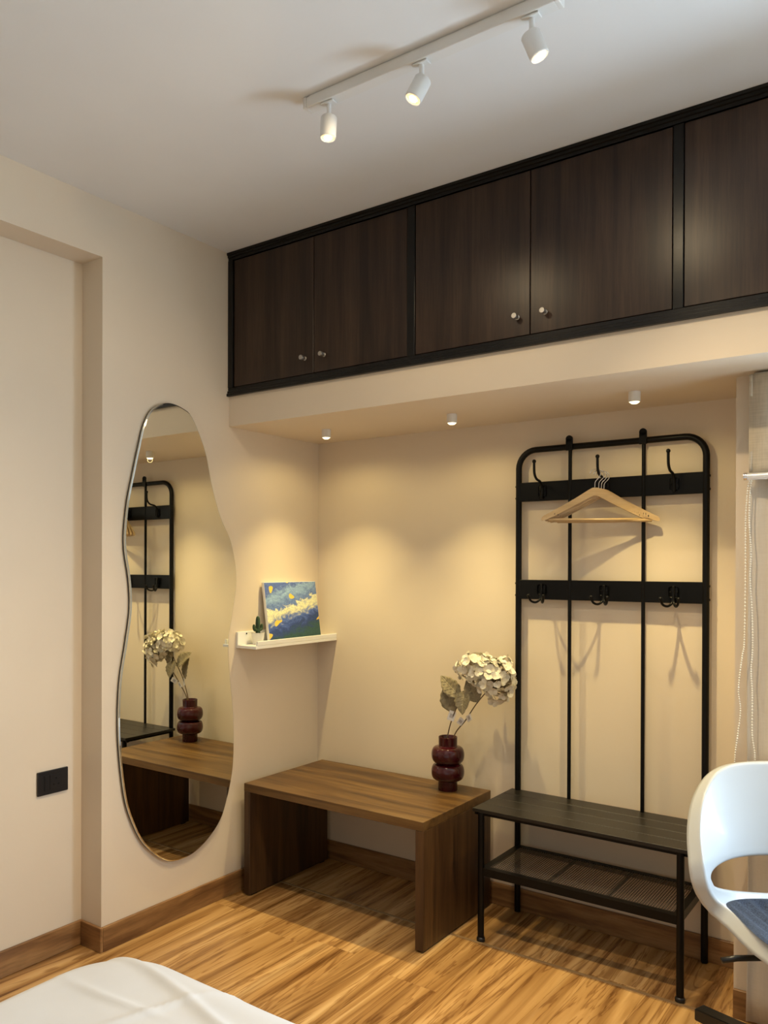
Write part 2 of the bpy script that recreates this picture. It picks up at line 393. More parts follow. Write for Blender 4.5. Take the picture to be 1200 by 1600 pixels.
# ------------------------------------------------------------------ track light
TY = -1.345; TX0, TX1 = 1.03, 1.812
tl = thing('track_light', 'white ceiling track light with three lit spot heads', 'light', (TX0, TY, H)); off = tl.location
tr = MB(); tr.box((TX0+.012, TY-.018, H-.034), (TX1-.012, TY+.018, H-.004), .0015, 1); tr.box((TX0+.02, TY-.0145, H-.004), (TX1-.02, TY+.0145, H-.0004))
tr.out('rail', M['lampwhite'], tl, off=off)
for xa in (TX0, TX1-.012): MB().box((xa, TY-.019, H-.035), (xa+.012, TY+.019, H-.003), .002).out('end_cap', M['lampwhite'], tl, off=off)
for hx, dr in ((1.112, (-.02, -.06, -1)), (1.424, (-.32, -.32, -.89)), (1.736, (.34, .16, -.92))):
    dv = Vector(dr).normalized(); top = Vector((hx, TY, H-.035)); piv = top-Vector((0, 0, .052)); 
    hb = piv - dv*.010; q = MB()
    q.lathe([(0, 0), (.022, 0), (.0235, .002), (.0235, .060), (.0215, .062), (.0195, .060), (.0190, .054), (0, .054)], hb, 28, dv)
    hd = q.out('spot_head', M['lampwhite'], tl, 'auto', off=off)
    st = MB(); st.box((hx-.022, TY-.012, H-.040), (hx+.022, TY+.012, H-.035), .001, 1)
    st.tube([top, piv], .0065, 12); st.ball(piv, .009)
    st.out('stem', M['lampwhite'], hd, 'auto', off=off)
    MB().lathe([(0, .0545), (.0188, .0545), (.0180, .0585), (0, .0600)], hb, 24, dv).out('lens', M['lens'], hd, True, off=off)
    MB().lathe([(0, .0596), (.0115, .0594), (.0105, .0620), (0, .0630)], hb, 20, dv).out('bulb', M['bulb'], hd, True, off=off)
    lp = hb + dv*.066
    lamp('track_spot', 'SPOT', lp, TRACK_W, TRACKC, dv, spot_size=R(100), spot_blend=.9, shadow_soft_size=.016)
    # the wide spill of the lamp's diffuse front
    lamp('track_spill', 'SPOT', lp, TRACK_AMB, TRACKC, dv, spot_size=R(176), spot_blend=.35, shadow_soft_size=.018)

# ------------------------------------------------------------------ surface downlights under the bulkhead
for hx, lab in ((.299, 'small white lit downlight under the bulkhead nearest the mirror'), (.941, 'small white lit downlight under the bulkhead, middle of three'),
                (1.667, 'small white lit downlight under the bulkhead above the rack')):
    d = thing('downlight', lab, 'light', (hx, -.318, S), 0, 'downlights under the bulkhead'); off = d.location
    MB().lathe([(0, 0), (.020, 0), (.0205, -.002), (.0205, -.034), (.0185, -.036), (.017, -.034), (.0165, -.028), (0, -.028)][::-1], (hx, -.318, S-.0002), 28).out('housing', M['lampwhite'], d, 'auto', off=off)
    MB().lathe([(0, -.0425), (.010, -.0415), (.0155, -.0375), (.0163, -.0285), (0, -.0285)], (hx, -.318, S), 24).out('lens', M['lens_dn'], d, True, off=off)
    lamp('downlight_beam', 'SPOT', (hx, -.318, S-.046), DOWN_W, WARM, (0, 0, -1), spot_size=R(86), spot_blend=.55, shadow_soft_size=.012)
    lamp('downlight_core', 'SPOT', (hx, -.318, S-.046), DOWN_W*1.5, WARM, (0, 0, -1), spot_size=R(66), spot_blend=.8, shadow_soft_size=.012)
    lamp('downlight_spill', 'SPOT', (hx, -.318, S-.046), DOWN_W*.17, WARM, (0, 0, -1), spot_size=R(168), spot_blend=.5, shadow_soft_size=.014)

# made-up ceiling fixture behind the camera, added to carry the warm fill
cl = thing('added_fill_lamp', 'made-up round white fill lamp on the ceiling behind the viewpoint', 'light', (2.1, -3.7, H)); off = cl.location
MB().lathe([(0, -.065), (.20, -.065), (.27, -.05), (.28, -.02), (.28, -.0005), (0, -.0005)], (2.1, -3.7, H), 48).out('housing', M['lampwhite'], cl, 'auto', off=off)
MB().lathe([(0, -.069), (.19, -.069), (.195, -.0655), (0, -.0655)], (2.1, -3.7, H), 48).out('diffuser', M['panel'], cl, 'auto', off=off)

# ------------------------------------------------------------------ wavy mirror
yz = [(-.991, 2.106), (-.91, 2.096), (-.856, 2.061), (-.787, 1.936), (-.746, 1.79), (-.695, 1.66), (-.629, 1.546), (-.598, 1.391), (-.622, 1.24), (-.646, 1.12), (-.640, .99), (-.620, .841), (-.612, .70), (-.618, .56),
      (-.650, .44), (-.70, .34), (-.80, .266), (-.90, .243), (-1.0, .262), (-1.103, .352), (-1.165, .46), (-1.203, .58), (-1.229, .801), (-1.224, 1.0), (-1.195, 1.16), (-1.176, 1.286), (-1.182, 1.40), (-1.204, 1.533), (-1.192, 1.68), (-1.165, 1.80), (-1.138, 1.908), (-1.112, 2.0), (-1.07, 2.069)]
curve = catmull([(0, y, z) for y, z in yz], 6, True); n = len(curve)
def ins(d):
    o = []
    for i, p in enumerate(curve):
        t = (curve[(i+1) % n]-curve[i-1]).normalized(); nn = Vector((0, -t.z, t.y))
        o.append(p + nn*d)
    return o
cy = sum(p.y for p in curve)/n
sgn = 1 if (ins(.01)[0]-Vector((0, -.91, 1.2))).length < (curve[0]-Vector((0, -.91, 1.2))).length else -1
mr = thing('wavy_mirror', 'tall curvy frameless wall mirror with a thin bright rim', 'mirror', (0, -.91, .243)); off = mr.location
q = MB(); q.poly(curve, (.008, 0, 0)); q.b.verts.ensure_lookup_table()
bmesh.ops.translate(q.b, verts=q.b.verts, vec=(.004, 0, 0)); q.out('backing', M['darkedge'], mr, off=off)
q = MB(); ra = [Vector((.0120, p.y, p.z)) for p in ins(-.0008*sgn)]; rb = [Vector((.0165, p.y, p.z)) for p in ins(.0005*sgn)]; rc = [Vector((.0190, p.y, p.z)) for p in ins(.0050*sgn)]
rings = [ra, rb, rc]; VV = [[q.b.verts.new(p) for p in r] for r in rings]
for a, c_ in zip(VV, VV[1:]):
    for i in range(n): q.b.faces.new((a[i], a[(i+1) % n], c_[(i+1) % n], c_[i]))
q.out('bevelled_edge', M['mirror_edge'], mr, off=off)
q = MB(); q.poly([Vector((.0121, p.y, p.z)) for p in ins(.0047*sgn)], (.0071, 0, 0)); q.out('glass', M['mirror'], mr, off=off)

# ------------------------------------------------------------------ picture ledge, cactus, painting
sh = thing('picture_ledge', 'narrow white picture ledge in the corner holding a painting and cactus', 'shelf', (0, -.575, 1.085)); off = sh.location
YL = -.583
MB().box((.0005, YL, 1.085), (.120, -.001, 1.098), .0012).out('shelf_board', M['white'], sh, off=off)
MB().box((.0005, YL, 1.0985), (.011, -.001, 1.156), .0012).out('back_lip', M['white'], sh, off=off)
MB().box((.1095, YL+.012, 1.0985), (.120, -.001, 1.1185), .0012).out('front_lip', M['white'], sh, off=off)
MB().lathe([(0, 0), (.004, 0), (.0035, .0012), (0, .0015)], (.0112, -.527, 1.146), 12, (1, 0, 0)).out('screw', M['blackmetal'], sh, off=off)
pt = thing('painting', 'small blue, cream and green painted canvas leaning on the ledge', 'painting', (.062, -.24, 1.0985), R(0))
lean = math.atan2(.040, .275)
q = MB(); q.box((-.014, -.188, 0), (0, .188, .277), .001, 1); po = q.out('canvas', M['paper'], pt); po.rotation_euler = (0, -lean, 0); po.location = (0.0, 0, .0025)
MB().box((.0001, -.186, .002), (.0009, .186, .275)).out('painted_face', M['canvas'], po)
cp = thing('potted_cactus', 'tiny dark green cactus in a white pot on the ledge', 'plant', (.052, -.497, 1.0985)); 
MB().lathe([(0, 0), (.022, 0), (.0295, .046), (.0305, .052), (.028, .052), (.0265, .046), (0, .044)], (0, 0, 0), 28).out('pot', M['pot'], cp, 'auto')
MB().lathe([(0, .0445), (.026, .0450), (.02, .049), (0, .050)], (0, 0, 0), 20).out('soil', M['soil'], cp, True)
def ribbed(c0, path, rad):
    q = MB(); pts = catmull(path, 6); k = len(pts)
    rr = [rad*math.sqrt(max(.02, 1-((i/(k-1)*1.02-.35)/.67)**4)) for i in range(k)]
    q.tube(pts, rr, 16)
    for i, v in enumerate(q.b.verts):
        ring = i//16
        ctr = pts[ring]; d = v.co-ctr; v.co = ctr+d*(1.0 if i % 2 else .84)
    return q
cb = ribbed(0, [(0, 0, .046), (0, 0, .075), (0, 0, .10), (0, 0, .126)], .0115).out('stem', M['cactus'], cp, True)
for sg in (-1, 1): ribbed(0, [(0, sg*.007, .064), (0, sg*.020, .066), (0, sg*.025, .076), (0, sg*.025, .091)], .0075).out('arm', M['cactus'], cp, True)

# ------------------------------------------------------------------ wall socket
so = thing('wall_socket', 'black switch and socket plate on the recessed wall', 'socket', (REC, -1.4225, .648)); off = so.location
MB().box((REC+.0003, -1.486, .604), (REC+.009, -1.359, .692), .0025).out('plate', M['blackplastic'], so, off=off)
MB().box((REC+.0092, -1.459, .621), (REC+.0115, -1.441, .675), .001).out('switch', M['blackplastic'], so, off=off)
q = MB().box((REC+.0092, -1.437, .621), (REC+.0108, -1.386, .675), .001); ou = q.out('outlet', M['blackplastic'], so, off=off)
hole = mat('socket_hole', (.001, .001, .001), .9)
for dy, dz in ((-.010, -.010), (.010, -.010), (0, .012)): MB().lathe([(0, 0), (.0035, 0), (.0035, .0006), (0, .0006)], (REC+.0109, -1.4115+dy, .648+dz), 12, (1, 0, 0)).out('pin_hole', hole, ou, off=off)

# ------------------------------------------------------------------ wooden bench
BX0, BX1, BY0, BY1, BH, BT = .055, .977, -.587, -.034, .493, .036
be = thing('wooden_bench', 'brown stained pine bench table standing in the corner', 'bench', ((BX0+BX1)/2, (BY0+BY1)/2, 0)); off = be.location
MB().box((BX0, BY0, BH-BT), (BX1, BY1, BH), .002).out('top_board', M['bench_x'], be, off=off)
for xa in (BX0, BX1-BT): 
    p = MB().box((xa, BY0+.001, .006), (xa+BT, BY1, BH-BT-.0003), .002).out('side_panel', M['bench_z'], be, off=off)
    for yy in (BY0+.02, BY1-.05): MB().box((xa+.004, yy, 0), (xa+BT-.004, yy+.03, .006)).out('foot_pad', M['blackplastic'], p, off=off)

# ------------------------------------------------------------------ vase and hydrangeas
VX, VY = .824, -.135
q = MB(); pr = [(0, 0), (.0400, 0), (.0415, .003), (.0410, .040)]
def bulb(z0, z1, rm, rn):
    o = []
    for i in range(0, 11):
        a = -PI/2 + PI*(i/10); o.append((rn+(rm-rn)*max(0, math.cos(a))**.62, (z0+z1)/2+(z1-z0)/2*math.sin(a)))
    return o
pr += bulb(.044, .112, .0705, .046)+bulb(.116, .186, .0705, .043)+[(.0395, .190), (.0400, .220), (.0405, .226), (.0385, .228), (.0355, .224), (.0350, .19), (.03, .05), (0, .04)]
va = q.lathe(pr, (0, 0, 0), 56).out('vase', M['burgundy'], None, 'auto'); va.location = (VX, VY, BH)
tag(va, 'glossy burgundy double-bulb ceramic vase on the wooden bench', 'vase')
# floret meshes
def floret_mesh(k):
    q = MB(); rnd = random.Random(k)
    for i in range(4):
        a = i*PI/2+rnd.uniform(-.2, .2); lift = rnd.uniform(.1, .55); s = rnd.uniform(.75, 1.15)*.0145
        ca, sa = math.cos(a), math.sin(a)
        def P(u, v):
            rr = .0015+u*s; wv = (v-.5)*2*s*.72*math.sin(PI*min(1, .12+u*.78))**.8
            z = rr*math.tan(lift*.7)*(.5+u) + .10*abs(wv) - u*u*.004*rnd_c
            return Vector((ca*rr-sa*wv, sa*rr+ca*wv, z))
        rnd_c = rnd.uniform(-1, 1.4)
        q.grid(P, 4, 3)
    q.ball((0, 0, .001), .002, 6)
    o = q.out('floret', M['petal'], None, True); return o
protos = [floret_mesh(i) for i in range(4)]
meshes = [p.data for p in protos]
for p in protos: bpy.data.objects.remove(p)
def leaf(name, parent, base, dirv, up, length, width, seed=0):
    dirv = Vector(dirv).normalized(); up = Vector(up); side = dirv.cross(up).normalized(); nn = side.cross(dirv)
    def P(u, v):
        s = (v-.5)*2; wv = width*(math.sin(PI*min(1, u**.80))**.85)*(1+.05*math.sin(u*30))
        return Vector(base)+dirv*length*u + side*s*wv + nn*(.010*abs(s)*math.sin(PI*u)-.015*u*u + .002*math.cos(u*38+abs(s)*6)*(abs(s) > .1))
    lf = MB().grid(P, 20, 8).out(name, M['leaf'], parent, True)
    sm = lf.modifiers.new('thick', 'SOLIDIFY'); sm.thickness = .0006
    q = MB(); q.tube([P(u/10, .5)-nn*.0008 for u in range(11)], .0011, 6)
    q.tube([P(u/10, .5)+nn*.0008 for u in range(11)], .0011, 6)
    for k in range(2, 8):
        for s in (0.08, .92):
            a, b_ = P(k/10, .5), P(min(1, k/10+.13), s)
            for e in (-1, 1): q.tube([a+nn*.0006*e, (a+b_)/2+nn*.0012*e, b_+nn*.0006*e], .0006, 4)
    q.out('vein', M['vein'], lf, True)
def hydrangea(label, pts, hc, hr, nfl, leaves, tags, seed):
    rnd = random.Random(seed); base = Vector(pts[0])
    root = thing('hydrangea_stem', label, 'flower', base); pl = lambda p: Vector(p)-base
    path = catmull([pl(p) for p in pts], 8)
    MB().tube(path, [.0030-.0010*i/len(path) for i in range(len(path))], 8).out('stem', M['stem'], root, True)
    hcl = pl(hc); end = path[-1]
    st = MB()
    for i in range(nfl):
        # fibonacci sphere, more on the outer side
        k = i+.5; ph = math.acos(1-1.72*k/nfl); th = PI*(1+5**.5)*k
        d = Vector((math.cos(th)*math.sin(ph), math.sin(th)*math.sin(ph), math.cos(ph)))
        ax = (hcl-end).normalized() if (hcl-end).length > 1e-4 else Vector((0, 0, 1))
        d = Vector((0, 0, 1)).rotation_difference((ax*.8+Vector((0, -.25, .5))).normalized()) @ d
        rr = 1+rnd.uniform(-.22, .18)
        p = hcl+Vector((d.x*hr[0], d.y*hr[1], d.z*hr[2]))*rr
        dd = (d+Vector((rnd.uniform(-.45, .45), rnd.uniform(-.45, .45), rnd.uniform(-.45, .45)))).normalized()
        f = bpy.data.objects.new('floret', meshes[i % 4]); C.objects.link(f); f.parent = root; f.location = p
        qd = dd.to_track_quat('Z', 'Y'); f.rotation_euler = (qd @ Matrix.Rotation(rnd.uniform(0, 6), 3, 'Z').to_quaternion()).to_euler()
        f.scale = [rnd.uniform(.95, 1.3)]*3
        mid = (end+p)/2+Vector((0, 0, -.004)); st.tube([end, mid, p], .0009, 5)
    st.out('flower_stalks', M['stem'], root, True)['kind'] = 'stuff'
    for (bp_, dv, up, ln, wd) in leaves: leaf('leaf', root, pl(bp_), dv, up, ln, wd)
    for (p, rot, s) in tags:
        tg = MB().box((-s*.5, -.0004, -s*.7), (s*.5, .0004, s*.7)).out('tag', M['paper'], root)
        tg.location = pl(p); tg.rotation_euler = rot
        pr_ = MB().box((-s*.28, -.0009, -s*.3), (s*.28, .0009, s*.3)).out('print', M['tagprint'], tg)
Z0 = BH+.10
hydrangea('artificial cream hydrangea, left stem in the burgundy vase, with a grey-brown leaf and tag', [(VX-.012, VY, Z0), (VX+.004, VY-.01, BH+.23), (VX+.040, VY-.015, .83), (VX+.095, VY-.02, .92), (VX+.14, VY-.02, .985)],
          (VX+.152, VY-.02, 1.022), (.083, .072, .060), 78,
          [((VX+.030, VY-.012, .830), (-.25, -.10, 1), (.35, -1, .1), .125, .040), ((VX+.095, VY-.03, .93), (.05, -.35, -.75), (0, -1, -.2), .10, .036), ((VX+.075, VY-.03, .90), (-.7, .0, .6), (.3, -1, .2), .13, .036)],
          [((VX+.028, VY-.018, .815), (.0, R(18), R(30)), .030), ((VX+.075, VY-.025, .865), (.2, R(-30), R(40)), .026)], 3)
hydrangea('artificial cream hydrangea, right stem in the burgundy vase, leaning to the rack', [(VX+.010, VY+.005, Z0), (VX+.028, VY+.002, BH+.23), (VX+.085, VY-.0, .80), (VX+.14, VY-.01, .875), (VX+.205, VY-.015, .95)],
          (VX+.235, VY-.018, .985), (.076, .068, .092), 92,
          [((VX+.15, VY-.02, .885), (-.35, -.15, .9), (.25, -1, .1), .11, .036)],
          [((VX+.068, VY-.012, .795), (.3, R(35), R(20)), .024), ((VX+.110, VY-.016, .815), (.1, R(60), R(-20)), .026)], 5)

# ------------------------------------------------------------------ hall rack
RX0, RX1, RYB, RYF, SH = 1.099, 1.838, -.028, -.358, .515
rk = thing('hall_rack', 'black metal hall rack with hooks, seat and mesh shoe shelf', 'coat rack', ((RX0+RX1)/2, (RYB+RYF)/2, 0)); off = rk.location
pr_ = .0125
zt = 1.934; rc_ = .075
arc = lambda cx_, cz_, a0, a1: [(cx_+rc_*math.cos(a0+(a1-a0)*i/8), RYB, cz_+rc_*math.sin(a0+(a1-a0)*i/8)) for i in range(9)]
path = [(RX0, RYB, .004), (RX0, RYB, 1.0)]+arc(RX0+rc_, zt-rc_, PI, PI/2)+arc(RX1-rc_, zt-rc_, PI/2, 0)+[(RX1, RYB, 1.0), (RX1, RYB, .004)]
MB().tube(path, pr_, 16).out('back_frame', M['blackmetal'], rk, 'auto', off=off)
for xa in (1.323, 1.614):
    q = MB().tube([(xa, RYB-.004, SH-.002), (xa, RYB-.004, zt)], .0075, 12)
    r = q.out('upright', M['blackmetal'], rk, 'auto', off=off)
    q = MB(); q.box((xa-.014, RYB-.018, zt-.016), (xa+.014, RYB-.010, zt+.030), .001, 1); q.lathe([(0, 0), (.014, 0), (.014, .008), (0, .008)], (xa, RYB-.010, zt+.030), 20, (0, -1, 0))
    q.tube([(xa, RYB-.013, zt+.006), (xa, RYB+.004, zt+.004)], .006, 8)
    q.out('tab', M['blackmetal'], r, 'auto', off=off)
def plate(z0, z1):
    q = MB().box((RX0+.004, RYB-.008, z0), (RX1-.004, RYB+.008, z1), .002, 1)
    pl_ = q.out('cross_plate', M['blackmetal'], rk, off=off)
    for xa, sg in ((RX0-pr_, -1), (RX1+pr_, 1)):
        for zz in (z0+.015, z1-.015): MB().lathe([(0, 0), (.005, 0), (.004, .003), (0, .0035)], (xa-sg*.001, RYB, zz), 10, (sg, 0, 0)).out('bolt', M['blackmetal'], pl_, off=off)
    return pl_
plate(1.721, 1.800); plate(1.316, 1.396)
HX = (1.207, 1.466, 1.728)
hk = None
for xa in HX:     # single upper hooks
    q = MB(); y0 = RYB-.009
    q.box((xa-.016, y0-.0025, 1.738), (xa+.016, y0+.0, 1.782), .004, 2)
    q.box((xa-.006, y0-.010, 1.730), (xa+.006, y0-.002, 1.785), .002, 1)
    q.tube(catmull([(xa, y0-.006, 1.735), (xa, y0-.008, 1.775), (xa, y0-.022, 1.797), (xa, y0-.060, 1.806), (xa, y0-.080, 1.828), (xa, y0-.083, 1.870)], 5), .0052, 10)
    q.ball((xa, y0-.083, 1.874), .0082, 12)
    for dx in (-.011, .011): q.ball((xa+dx, y0-.003, 1.76), .003, 8)
    q.out('tall_hook', M['blackmetal'], rk, 'auto', off=off)
for xa in HX:     # double lower hooks
    q = MB(); y0 = RYB-.009
    q.box((xa-.018, y0-.003, 1.335), (xa+.018, y0+.0, 1.378), .008, 3)
    q.box((xa-.005, y0-.010, 1.322), (xa+.005, y0-.002, 1.380), .002, 1)
    for sg in (-1, 1):
        q.tube(catmull([(xa, y0-.007, 1.345), (xa+sg*.003, y0-.012, 1.318), (xa+sg*.014, y0-.030, 1.305), (xa+sg*.026, y0-.050, 1.311), (xa+sg*.032, y0-.060, 1.330)], 5), .0046, 10)
        q.ball((xa+sg*.032, y0-.060, 1.333), .0072, 12)
    for dx in (-.012, .012): q.ball((xa+dx, y0-.004, 1.357), .003, 8)
    q.out('double_hook', M['blackmetal'], rk, 'auto', off=off)
# seat of boards on a frame
sy0, sy1 = -.375, -.030-pr_+.02
nb = 4; bw = (sy1-sy0)/nb
q = MB(); q.box((1.073, sy0+.012, SH-.026), (1.864, sy0+.027, SH-.0135)); q.box((1.073, sy1-.030, SH-.026), (1.864, sy1-.015, SH-.0135))
q.box((1.083, sy0+.012, SH-.026), (1.096, sy1-.015, SH-.0135)); q.box((1.841, sy0+.012, SH-.026), (1.854, sy1-.015, SH-.0135)); q.out('seat_frame', M['blackmetal'], rk, off=off)
for i in range(nb):
    ya, yb = sy0+i*bw, sy0+(i+1)*bw
    MB().box((1.070, ya+.0009, SH-.0135), (1.867, yb-.0009, SH+random.uniform(-.0003, 0)), .0007, 1).out('seat_board', M['blackboard'], rk, off=off)
for xa in (RX0+.0, RX1-.0):      # front legs
    lg = MB().tube([(xa, RYF, .018), (xa, RYF, SH-.014)], pr_, 16).out('leg', M['blackmetal'], rk, 'auto', off=off)
    MB().lathe([(0, 0), (.016, 0), (.0165, .004), (.0165, .012), (.014, .016), (.010, .018), (0, .018)], (xa, RYF, .0), 20).out('foot', M['blackplastic'], lg, 'auto', off=off)
# mesh shoe shelf
ms = MB(); z0, z1 = .256, .286
ms.box((RX0, RYF-.006, z0), (RX1, RYF-.003, z1)); ms.box((RX0, RYF-.003, z1-.003), (RX1, RYF+.022, z1))
ms.box((RX0, RYB-.006, z0), (RX1, RYB-.003, z1)); ms.box((RX0, RYB-.028, z1-.003), (RX1, RYB-.006, z1))
for xa, sg in ((RX0, 1), (RX1, -1)):
    a, c_ = sorted((xa-sg*.0, xa+sg*.003)); ms.box((a, RYF, z0), (c_, RYB-.006, z1)); a, c_ = sorted((xa+sg*.003, xa+sg*.026)); ms.box((a, RYF+.022, z1-.003), (c_, RYB-.028, z1))
sf = ms.out('shelf_frame', M['blackmetal'], rk, off=off)
for i in (1, 2):
    xa = RX0+(RX1-RX0)*(.355 if i == 1 else .655); MB().box((xa-.004, RYF+.02, z1-.010), (xa+.004, RYB-.026, z1-.0035)).out('shelf_bar', M['blackmetal'], sf, off=off)
q = MB(); zz = z1-.002
xx = RX0+.026
while xx < RX1-.026:
    q.box((xx-.0016, RYF+.02, zz-.0014), (xx+.0016, RYB-.026, zz+.0006)); xx += .0092
yy = RYF+.024; j = 0
while yy < RYB-.028:
    q.box((RX0+.024, yy-.0007, zz-.0030), (RX1-.024, yy+.0007, zz-.0014)); yy += .0125
me_ = q.out('wire_mesh', mat('mesh_wire', (.12, .10, .085), .5, .2), sf, off=off); me_['kind'] = 'stuff'

# ------------------------------------------------------------------ hangers on the middle tall hook
hang_m = {}
def make_hanger():
    r = thing('wooden_hanger', '', 'hanger'); W = .203
    pts = []
    topc = catmull([(-W, -.098), (-W*.93, -.083), (-.12, -.042), (-.035, -.006), (0, .004), (.035, -.006), (.12, -.042), (W*.93, -.083), (W, -.098)], 5)if 0 else None
    up = catmull([(-W, 0, -.116), (-W*.97, 0, -.105), (-W*.80, 0, -.086), (-W*.4, 0, -.040), (-.016, 0, .001), (0, 0, .003), (.016, 0, .001), (W*.4, 0, -.040), (W*.80, 0, -.086), (W*.97, 0, -.105), (W, 0, -.116)], 4)
    dn = catmull([(W*.985, 0, -.122), (W*.84, 0, -.113), (W*.4, 0, -.067), (.012, 0, -.029), (0, 0, -.028), (-.012, 0, -.029), (-W*.4, 0, -.067), (-W*.84, 0, -.113), (-W*.985, 0, -.122)], 4)
    outl = up+dn
    q = MB(); q.poly([Vector((p.x, -.006, p.z)) for p in outl], (0, .012, 0))
    for v in q.b.verts: v.co.y += -.016*(v.co.x/W)**2       # shoulders bow forward
    q.out('shoulder', M['hanger'], r, 'auto')
    MB().tube([(-W*.86, -.011, -.118), (0, -.008, -.119), (W*.86, -.011, -.118)], .0052, 10).out('trouser_bar', M['hanger'], r, True)
    hp = [(0, 0, -.004), (0, 0, .030)]+[(0+.0, 0, .036)]
    hp = [(0, 0, -.004), (0, 0, .024), (.006, 0, .034)]+[(.0195*math.cos(a)-.000, 0, .056+.0195*math.sin(a)) for a in [R(d) for d in range(-50, 176, 15)]]
    MB().tube(catmull(hp, 2), .0016, 8).out('hook', M['chrome'], r, True)
    q = MB(); rnd = random.Random(2)
    for sg, n_ in ((1, 5), (-1, 4)):
        for i in range(n_):
            xx = sg*(W*.63+i*.0085); zz_ = -.076-(abs(xx)-W*.6)*.52-.004*rnd.random(); yy_ = -.0062-.016*(xx/W)**2
            q.box((xx-.0022, yy_-.0018, zz_-.004), (xx+.002, yy_+.0006, zz_+.003))
    q.out('printed_mark', M['ink'], r)
    return r
hp0 = make_hanger()
hx, hz = HX[1]-.012, 1.751
spec = [(0.0, -.112, 28, 'front wooden coat hanger of the bunch on the middle hook, fully visible'), (.010, -.098, 24, 'second wooden coat hanger, tucked just behind the front one'),
        (.016, -.086, 20, 'third wooden coat hanger, mostly hidden behind the second'), (.022, -.074, 16, 'rearmost wooden coat hanger of the bunch, next to the wall')]
for i, (dx, hy, rz, lab) in enumerate(spec):
    h = hp0 if i == 0 else clone(hp0)
    h.location = (hx+dx, hy, hz-.002*i); h.rotation_euler = (0, 0, R(rz)); h['label'] = lab; h['group'] = 'wooden hangers on the middle hook'

# ------------------------------------------------------------------ curtain, roller blind with bead chain
CY = WPY-.030
q = MB()
def cur(u, v):
    x = 2.042+u*.46; z = .012+v*(S-.03)
    a = .010+.006*math.sin(v*3)
    return Vector((x+.003*math.sin(v*9), CY+a*math.sin(u*22+.6*math.sin(v*4))*min(1, .5+u*3)+.004*math.sin(u*45+v*2), z))
q.grid(cur, 120, 24)
cu = q.out('curtain', M['curtain'], None, True); cu.modifiers.new('t', 'SOLIDIFY').thickness = .002
tag(cu, 'beige cloth curtain hanging to the floor behind the chair', 'curtain')
rb_ = thing('roller_blind', 'linen roller blind drawn a little way down over the curtain', 'blind', (2.05, -.418, S)); off = rb_.location
q = MB().grid(lambda u, v: Vector((2.052+u*1.9, -.418+.0015*math.sin(u*9)-.004*math.sin(v*PI), 1.742+v*(S-.012-1.742))), 40, 12)
fb = q.out('fabric', M['blind'], rb_, True, off=off); fb.modifiers.new('t', 'SOLIDIFY').thickness = .0016
q = MB().grid(lambda u, v: Vector((2.0515+u*.010, -.4205, 1.748+v*(S-.014-1.748))), 2, 12); o = q.out('side_hem', M['blind'], rb_, True, off=off); o.modifiers.new('t', 'SOLIDIFY').thickness = .002
MB().tube([(2.062, -.392, S-.022), (3.93, -.392, S-.022)], .019, 20).out('roller', M['alu'], rb_, 'auto', off=off)
q = MB(); q.tube([(2.046, -.418, 1.733), (3.955, -.418, 1.733)], .0105, 16); bb = q.out('bottom_bar', M['alu'], rb_, 'auto', off=off)
MB().lathe([(0, 0), (.0125, 0), (.0125, .010), (0, .010)], (2.038, -.418, 1.733), 16, (1, 0, 0)).out('end_cap', M['chrome'], bb, 'auto', off=off)
q = MB()
sA = catmull([(2.058, -.404, 2.03), (2.054, -.404, 1.76), (2.046, -.404, 1.70), (2.040, -.404, 1.60), (2.040, -.404, 1.42), (2.038, -.404, 1.22), (2.032, -.404, 1.17), (2.022, -.404, 1.07), (2.028, -.404, 1.0), (2.020, -.404, .92), (2.012, -.404, .84), (2.013, -.404, .72), (2.025, -.404, .64)], 40)
sB = catmull([(2.066, -.404, 2.03), (2.060, -.404, 1.76), (2.053, -.404, 1.70), (2.050, -.404, 1.60), (2.056, -.404, 1.50), (2.054, -.404, 1.42), (2.060, -.404, 1.31), (2.062, -.404, 1.2), (2.058, -.404, 1.13), (2.062, -.404, 1.05), (2.062, -.404, .93), (2.070, -.404, .86), (2.069, -.404, .75), (2.058, -.404, .66), (2.042, -.404, .625), (2.025, -.404, .64)], 40)
for pth in (sA, sB):
    acc = 0; prev = pth[0]
    q.tube(pth[::8]+[pth[-1]], .0006, 4)
    for p in pth:
        acc += (p-prev).length; prev = p
        if acc >= .0066:
            acc = 0; q.lathe([(0, -.0027), (.0020, -.0016), (.0027, 0), (.0020, .0016), (0, .0027)], p, 6)
bc = q.out('bead_chain', M['bead'], rb_, True, off=off); bc['kind'] = 'stuff'; bc['label'] = 'white bead pull chain'

# ------------------------------------------------------------------ bed
bd = thing('bed', 'bed corner under a smooth white sheet in the foreground', 'bed', (1.57, -2.9, 0)); off = bd.location
X0, X1, Y1, Y0, ZB = .868, 2.12, -1.868, -3.85, .505
def sheet_outline(r_out, cr):
    pts = []
    for cx_, cy_, a0 in ((X1-cr, Y1-cr, 0), (X0+cr, Y1-cr, PI/2), (X0+cr, Y0+cr, PI), (X1-cr, Y0+cr, 1.5*PI)):
        for i in range(12): a = a0+PI/2*i/12; pts.append((cx_+(cr+r_out)*math.cos(a), cy_+(cr+r_out)*math.sin(a)))
        # subdivide straight run added by the next corner automatically
    return pts
def bed_pt(x, y):
    # height of the sheet with soft rounded edges and shallow creases
    dx = min(x-X0, X1-x); dy = min(Y1-y, y-Y0); d = None
    cr = .15
    if dx < cr and dy < cr: d = cr-math.hypot(cr-dx, cr-dy)
    else: d = min(dx, dy)
    return d
q = MB(); NX, NY = 130, 180
